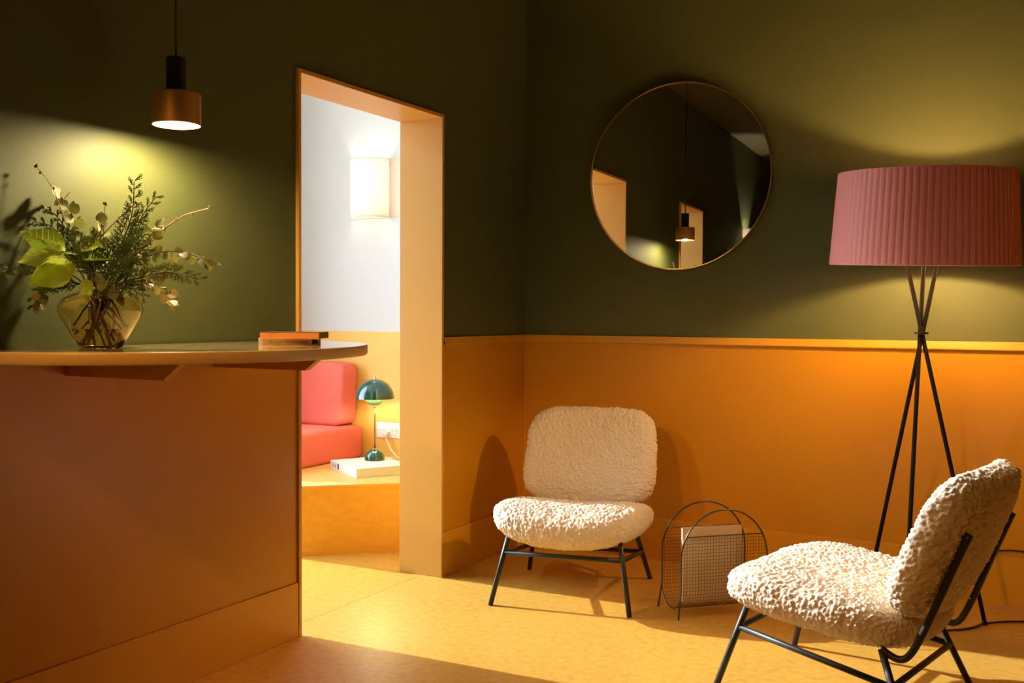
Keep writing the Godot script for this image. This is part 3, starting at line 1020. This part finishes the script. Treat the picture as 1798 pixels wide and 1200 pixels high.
func leaf_on(t: Node3D, mesh: Mesh, m: Material, at: Vector3, dir: Vector3, up: Vector3, called := "leaf") -> MeshInstance3D:
	var o := put(mesh, called, m, t, at)
	var z := dir.normalized()
	var x := up.cross(z)
	if x.length() < 0.05: x = Vector3.RIGHT.cross(z)
	x = x.normalized()
	o.basis = Basis(x, z.cross(x), z)
	if called == "broad_leaf":
		var len: float = mesh.get_aabb().size.z
		var rib := []
		for i in 9: rib.append(Vector3(0, 0.0006 - 0.014 * pow(i / 8.0, 2.0), len * i / 8.0))
		var st := begin(true)
		add_tube(st, rib, 0.0011, 0.0004, 5)
		for i in range(1, 7):
			for s in [-1.0, 1.0]:
				var a := rib[i] as Vector3
				var w := 0.030 * sin(PI * (i + 0.6) / 8.0)
				add_tube(st, [a, a + Vector3(s * w * 0.6, 0.003, len * 0.08), a + Vector3(s * w, 0.005, len * 0.13)], 0.0005, 0.0003, 4, false)
		put(done(st), "veins", M.midrib, o)
	return o

func eucalyptus(label: String, pts: Array, from: float, spacing: float, size: float, mats: Array, hang: float) -> void:
	var b := branch("eucalyptus_branch", label, pts, 0.0022, M.stem)
	var t: Node3D = b[0]
	var path: Array = b[1]
	size *= 1.15
	spacing *= 0.85
	var mesh := leaf_mesh(size, size * 0.92, 0.18, size * 0.15, 0.5)
	var acc := 0.0
	var flip := 1.0
	for i in range(1, path.size()):
		var p: Vector3 = path[i]
		var q: Vector3 = path[i - 1]
		acc += p.distance_to(q)
		if acc < spacing or float(i) / path.size() < from: continue
		acc = 0.0
		var dir := (p - q).normalized()
		var side := dir.cross(Vector3.UP).normalized()
		flip = -flip
		for s in [-1.0, 1.0]:
			var around: Vector3 = side.rotated(dir, rng.randf_range(-0.5, 0.5) + (PI / 2 if flip > 0 else 0.0)) * s
			var d: Vector3 = around + dir * 0.45 + Vector3.DOWN * hang
			leaf_on(t, mesh, mats[rng.randi() % mats.size()], p, d, (VZ + Vector3(rng.randf() - 0.5, rng.randf() - 0.2, rng.randf() - 0.5) * 1.3).normalized())
	leaf_on(t, mesh, mats[0], path[-1], path[-1] - path[-2], Vector3(0.3, 1, 0.2))

func twig(label: String, pts: Array, r: float, m: Material) -> void:
	var b := branch("bare_twig", label, pts, r, m, "twig")
	var path: Array = b[1]
	var bud := SphereMesh.new()
	bud.radius = 0.0024
	bud.height = 0.009
	bud.radial_segments = 8
	bud.rings = 4
	for i in range(14, path.size(), 4):
		var d: Vector3 = (path[i] - path[i - 1]).normalized()
		var side := d.cross(VZ).normalized() * (1.0 if (i / 4) % 2 else -1.0)
		var o := put(bud, "bud", m, b[0], path[i] + side * 0.0035)
		o.rotation.z = rng.randf_range(-0.5, 0.5)
	for s in [-1.0, 0.3, 1.0]:
		var d2: Vector3 = (path[-1] - path[-2]).normalized()
		put(bud, "bud", m, b[0], path[-1] + d2 * 0.003 + d2.cross(VZ).normalized() * 0.003 * s)

func scale_leaf(st: SurfaceTool, a: Vector3, b: Vector3, w: float, normal: Vector3) -> void:
	var d := b - a
	var side := d.cross(normal).normalized() * w
	var m := a + d * 0.45
	tri(st, a, m + side + normal * w * 0.3, b, normal)
	tri(st, a, b, m - side + normal * w * 0.3, normal)
	tri(st, a, m + side - normal * w * 0.5, b, -normal)
	tri(st, a, b, m - side - normal * w * 0.5, -normal)

func frond(st: SurfaceTool, path: Array, normal: Vector3, length: float, level: int, step: float, fork := true) -> void:
	# flat sprays of overlapping scale leaves
	if level == 0: add_tube(st, path, 0.0014, 0.0008, 4, false)
	else: scale_leaf(st, path[0], path[-1], 0.0016, normal)
	var acc := 0.0
	var s := 1.0
	var total := 0.0
	for i in range(1, path.size()): total += path[i].distance_to(path[i - 1])
	var run := 0.0
	for i in range(1, path.size()):
		var d: float = path[i].distance_to(path[i - 1])
		acc += d
		run += d
		if acc < step: continue
		acc = 0.0
		s = -s
		var dir: Vector3 = (path[i] - path[i - 1]).normalized()
		var side := dir.cross(normal).normalized() * s
		var l := length * (1.0 - 0.6 * run / total) * rng.randf_range(0.75, 1.15)
		var end: Vector3 = path[i] + (side * 0.68 + dir * 0.8 + normal * rng.randf_range(-0.25, 0.25)).normalized() * l
		if level == 1:
			end = path[i] + (side * 0.42 + dir).normalized() * length * rng.randf_range(0.8, 1.1)
			scale_leaf(st, path[i], end, 0.0015, normal)
			if fork and i in [3, 4, 7, 8]:
				var f_end: Vector3 = path[i] + (side * 0.62 + dir * 0.8 + normal * rng.randf_range(-0.2, 0.2)).normalized() * total * (0.5 - 0.03 * i)
				var f_sub := []
				for j in 9: f_sub.append(path[i].lerp(f_end, j / 8.0) + dir * 0.004 * (j / 8.0) * (j / 8.0))
				frond(st, f_sub, normal, length, 1, step, false)
			continue
		var sub := []
		for j in 13:
			var f := j / 12.0
			sub.append(path[i].lerp(end, f) + dir * l * 0.14 * f * f)
		frond(st, sub, normal, 0.0068, 1, 0.0024)

func cypress(label: String, pts: Array, from: int, length: float, m: Material, normal: Vector3) -> void:
	var b := branch("cypress_branch", label, pts, 0.0026, M.stem)
	var path: Array = (b[1] as Array).slice(from)
	var fine := []
	for i in path.size() - 1:
		for k in 4: fine.append(path[i].lerp(path[i + 1], k / 4.0))
	fine.append(path[-1])
	var st := begin()
	frond(st, fine, normal.normalized(), length * 1.15, 0, 0.0095)
	var o := put(done(st), "foliage", m, b[0])
	tag(o, "", "", "", "stuff")

func make_vase() -> void:
	var v := thing("glass_vase", "round amber glass vase half filled with water on the bar", "vase", vase_at)
	var outer := [Vector2(0.0, 0.0), Vector2(0.046, 0.0), Vector2(0.052, 0.003), Vector2(0.066, 0.026), Vector2(0.083, 0.056), Vector2(0.096, 0.078), Vector2(0.1025, 0.092), Vector2(0.1035, 0.101), Vector2(0.100, 0.113), Vector2(0.089, 0.127), Vector2(0.072, 0.137), Vector2(0.056, 0.143), Vector2(0.050, 0.149)]
	var w := 0.003
	var inner := [Vector2(0.047, 0.149), Vector2(0.053, 0.1405), Vector2(0.070, 0.134), Vector2(0.0865, 0.1245), Vector2(0.097, 0.112), Vector2(0.1005, 0.101), Vector2(0.0995, 0.093), Vector2(0.093, 0.079), Vector2(0.080, 0.0575), Vector2(0.063, 0.0275), Vector2(0.049, 0.008), Vector2(0.0, 0.007)]
	var body := put(lathe(outer + inner, 72), "body", M.amber, v)
	v.scale = Vector3.ONE * 1.03
	var wl := 0.050
	put(lathe_runs([[Vector2(0.0, 0.0074), Vector2(0.0485, 0.0084), Vector2(0.0625, 0.028), Vector2(0.0747, wl)], [Vector2(0.0747, wl), Vector2(0.0, wl)]], 64), "water", M.water, v)
	# bare twigs
	twig("dark budded twig rising furthest to the upper left of the vase", [local(158, 470, 0.01), local(126, 398, 0.02), local(102, 335, 0.02), local(73, 297, 0.015)], 0.0022, M.twig)
	twig("pale twig reaching to the upper right of the vase", [local(215, 475, -0.01), local(258, 430, -0.01), local(290, 403, 0.0), local(325, 380, 0.0), local(369, 367, 0.0)], 0.0042, M.twig_pale)
	twig("thin upright twig in the middle of the bouquet", [local(186, 480, 0.02), local(190, 420, 0.025), local(192, 362, 0.02)], 0.0016, M.twig)
	twig("brown twig crossing the upright cypress sprays", [local(172, 470, 0.03), local(180, 430, 0.03), local(212, 390, 0.02), local(242, 360, 0.01)], 0.0022, M.twig)
	# eucalyptus
	var mix := [M.eucalyptus, M.eucalyptus, M.eucalyptus_pale, M.eucalyptus_dark]
	eucalyptus("eucalyptus branch stretching far right with round hanging leaves", [local(230, 470, 0.02), local(290, 445, 0.03), local(335, 447, 0.03), local(378, 460, 0.025)], 0.55, 0.021, 0.024, [M.eucalyptus_dark, M.eucalyptus_dark, M.eucalyptus, M.eucalyptus_pale], 0.9)
	eucalyptus("eucalyptus branch reaching out low to the left of the vase", [local(140, 490, 0.01), local(95, 470, 0.02), local(55, 470, 0.02), local(4, 474, 0.0)], 0.6, 0.024, 0.023, [M.eucalyptus_dark, M.eucalyptus, M.eucalyptus_dark], 0.9)
	eucalyptus("eucalyptus branch pointing up left behind the dark twig", [local(160, 470, 0.0), local(142, 410, 0.0), local(122, 370, -0.01), local(104, 342, -0.01)], 0.5, 0.017, 0.027, mix, 0.0)
	eucalyptus("short eucalyptus branch upright in the middle of the bouquet", [local(170, 480, -0.02), local(170, 430, -0.03), local(172, 392, -0.03)], 0.5, 0.017, 0.028, mix, 0.0)
	eucalyptus("pale eucalyptus sprig hanging at the lower right of the bouquet", [local(225, 500, 0.03), local(265, 495, 0.04), local(300, 508, 0.045), local(312, 530, 0.045)], 0.55, 0.022, 0.027, [M.eucalyptus_pale, M.eucalyptus_pale, M.eucalyptus], 0.3)
	eucalyptus("eucalyptus sprig standing right of the cypress sprays", [local(215, 480, 0.03), local(255, 445, 0.04), local(283, 402, 0.03)], 0.55, 0.021, 0.026, mix, 0.2)
	eucalyptus("eucalyptus sprig drooping over the left shoulder of the vase", [local(150, 500, 0.04), local(120, 492, 0.05), local(95, 510, 0.05), local(84, 535, 0.05)], 0.6, 0.022, 0.026, [M.eucalyptus_pale, M.eucalyptus, M.eucalyptus_dark], 0.4)
	eucalyptus("dark eucalyptus sprig folded over the neck of the vase", [local(185, 505, 0.05), local(205, 500, 0.065), local(224, 520, 0.07)], 0.5, 0.018, 0.029, [M.eucalyptus_dark, M.eucalyptus_dark, M.eucalyptus], 0.5)
	# cypress sprays
	cypress("tall dark cypress spray rising to a point right of centre", [local(190, 490, 0.02), local(215, 440, 0.02), local(236, 380, 0.01), local(238, 320, 0.0)], 22, 0.040, M.cypress, VZ + VX * 0.3)
	cypress("dark cypress spray leaning right with a forked tip", [local(200, 490, 0.0), local(230, 430, 0.0), local(252, 380, 0.0), local(277, 346, 0.0)], 20, 0.040, M.cypress, VZ - VX * 0.3)
	cypress("dense cypress spray filling the right middle of the bouquet", [local(205, 490, 0.03), local(235, 460, 0.05), local(270, 440, 0.05)], 17, 0.062, M.cypress, VZ + Vector3.UP * 0.4)
	cypress("dark bushy cypress spray in the heart of the bouquet", [local(185, 495, 0.03), local(205, 465, 0.05), local(225, 430, 0.05)], 16, 0.060, M.cypress, VZ + Vector3.UP * 0.2)
	cypress("light green cypress spray lying low on the right", [local(215, 500, 0.03), local(255, 490, 0.045), local(305, 480, 0.045), local(358, 491, 0.04)], 17, 0.045, M.cypress_light, VZ + Vector3.UP * 0.5)
	cypress("light cypress spray drooping beside the neck on the right", [local(210, 505, 0.045), local(240, 505, 0.06), local(268, 522, 0.06)], 16, 0.040, M.cypress_light, VZ + Vector3.UP * 0.7)
	cypress("cypress spray with comb like tips reaching to the upper left", [local(155, 480, 0.0), local(120, 425, 0.01), local(92, 398, 0.01), local(60, 392, 0.0)], 20, 0.030, M.cypress, VZ)
	cypress("thin cypress spray above the broad green leaves", [local(160, 480, -0.02), local(118, 410, -0.02), local(92, 376, -0.02), local(66, 365, -0.02)], 22, 0.022, M.cypress, VZ)
	cypress("cypress spray drooping below the broad leaves on the left", [local(150, 500, 0.02), local(110, 500, 0.02), local(80, 512, 0.02), local(66, 540, 0.015)], 17, 0.032, M.cypress, VZ + Vector3.UP * 0.3)
	cypress("green cypress spray in the upper middle of the bouquet", [local(175, 485, 0.03), local(165, 450, 0.04), local(150, 425, 0.04)], 16, 0.050, M.cypress_light, VZ + Vector3.UP * 0.3)
	cypress("dark cypress spray behind the heart of the bouquet", [local(195, 490, -0.02), local(215, 455, -0.03), local(250, 410, -0.03)], 16, 0.060, M.cypress, VZ + VX * 0.2)
	cypress("dark cypress spray pushing forward over the rim on the right", [local(200, 495, 0.05), local(222, 480, 0.08), local(255, 470, 0.09)], 16, 0.052, M.cypress, VZ + Vector3.UP * 0.6)
	cypress("dark cypress spray just right of the broad leaves", [local(180, 490, 0.04), local(180, 460, 0.06), local(190, 425, 0.06)], 16, 0.055, M.cypress, VZ)
	cypress("mid green cypress spray left behind the broad leaves", [local(165, 485, -0.01), local(140, 450, 0.0), local(115, 420, 0.0)], 18, 0.048, M.cypress, VZ)
	# broad leaves
	var br := branch("broad_leaf_branch", "branch with big bright green leaves on the left of the bouquet", [local(160, 490, 0.04), local(145, 460, 0.06), local(128, 440, 0.07)], 0.0028, M.twig)
	var big := leaf_mesh(0.125, 0.072, 0.10, 0.012)
	var big2 := leaf_mesh(0.120, 0.082, 0.12, 0.02)
	leaf_on(br[0], big, M.broad, local(137, 442, 0.065), VX * -0.93 + Vector3.UP * 0.42 + VZ * 0.1, (VZ + Vector3.UP * 0.75).normalized(), "broad_leaf")
	leaf_on(br[0], big2, M.broad, local(140, 445, 0.075), VX * -0.97 + Vector3.DOWN * 0.16 + VZ * 0.25, (VZ + Vector3.UP * 0.55).normalized(), "broad_leaf")
	leaf_on(br[0], big2, M.broad, local(158, 470, 0.08), VX * -0.8 + Vector3.DOWN * 0.30 + VZ * 0.3, (VZ + Vector3.UP * 0.1).normalized(), "dark_leaf")
	leaf_on(br[0], big, M.broad, local(160, 470, 0.085), VX * -0.75 + Vector3.DOWN * 0.32 + VZ * 0.25, (VZ + Vector3.DOWN * 0.05).normalized(), "dark_leaf")
	leaf_on(br[0], leaf_mesh(0.06, 0.04, 0.12, 0.01), M.broad, local(172, 492, 0.07), VX * 0.1 + Vector3.DOWN * 0.6 + VZ * 0.2, VZ, "dark_leaf")
	var flat := leaf_mesh(0.085, 0.055, 0.10, 0.012)
	leaf_on(br[0], flat, M.broad, local(150, 445, 0.04), VX * 0.35 + Vector3.UP * 0.25 + VZ * -0.5, (Vector3.UP + VZ * 0.6).normalized(), "broad_leaf")
	leaf_on(br[0], flat, M.broad, local(152, 450, 0.05), VX * -0.35 + Vector3.UP * 0.2 + VZ * -0.6, (Vector3.UP + VZ * 0.5).normalized(), "broad_leaf")
	leaf_on(br[0], flat, M.broad, local(160, 455, 0.05), VX * 0.85 + Vector3.UP * 0.05 + VZ * 0.1, (Vector3.UP + VZ * 0.5).normalized(), "broad_leaf")
	leaf_on(br[0], leaf_mesh(0.075, 0.045, 0.12, 0.01), M.broad, local(160, 440, 0.05), VX * 0.5 + Vector3.UP * 0.1 + VZ * 0.3, (VZ + Vector3.UP).normalized(), "broad_leaf")

# ---------------------------------------------------------------- books on the bar
func make_books() -> void:
	var a := thing("book", "tan paperback with a printed spine, lower of the two on the bar", "book", Vector3(0.336, 1.055, 2.250), atan2(0.69, 0.724), "books on the bar")
	var L := 0.175
	var D := 0.115
	var H := 0.0195
	box(a, "pages", Vector3(0.0, 0.001, -D), Vector3(L - 0.001, H - 0.001, -0.001), M.paper)
	box(a, "cover", Vector3(0, H - 0.001, -D - 0.001), Vector3(L, H, 0), M.cover_tan)
	box(a, "cover", Vector3(0, 0, -D - 0.001), Vector3(L, 0.001, 0), M.cover_tan)
	box(a, "spine", Vector3(0.01, 0.001, -0.001), Vector3(L, H - 0.001, 0.0), M.cover_tan)
	box(a, "spine_logo", Vector3(L - 0.025, 0.004, 0.0), Vector3(L - 0.008, H - 0.003, 0.0005), M.ink)
	var font := SystemFont.new()
	font.font_names = PackedStringArray(["Droid Serif"])
	for w in [["Modern Wien Rosen", 0.026, 0.0086], ["DEA", 0.118, 0.0076]]:
		var tm := TextMesh.new()
		tm.text = w[0]
		tm.font = font
		tm.font_size = 32
		tm.pixel_size = w[2] / 24.0
		tm.depth = 0.0004
		tm.horizontal_alignment = HORIZONTAL_ALIGNMENT_LEFT
		tm.vertical_alignment = VERTICAL_ALIGNMENT_CENTER
		put(tm, "spine_lettering", M.print_brown, a, Vector3(w[1], H * 0.5, 0.0003))
	var b := thing("book", "orange book lying on top of the tan paperback", "book", Vector3(0.333, 1.0745, 2.243), atan2(0.44, 0.898), "books on the bar")
	var L2 := 0.172
	var D2 := 0.125
	box(b, "pages", Vector3(0.002, 0.0018, -D2 + 0.002), Vector3(L2 - 0.002, 0.0168, -0.001), M.paper)
	box(b, "cover", Vector3(0, 0.0168, -D2), Vector3(L2, 0.0188, 0), M.cover_brown, 0.0003)
	box(b, "cover", Vector3(0, 0, -D2), Vector3(L2, 0.0018, 0), M.cover_tan, 0.0003)
	box(b, "spine", Vector3(0.0, 0.0018, -0.001), Vector3(L2, 0.0168, 0.0), M.cover_orange)
	box(b, "end_band", Vector3(L2 - 0.002, 0.0018, -D2 + 0.001), Vector3(L2 - 0.0005, 0.0168, -0.001), M.cover_brown)
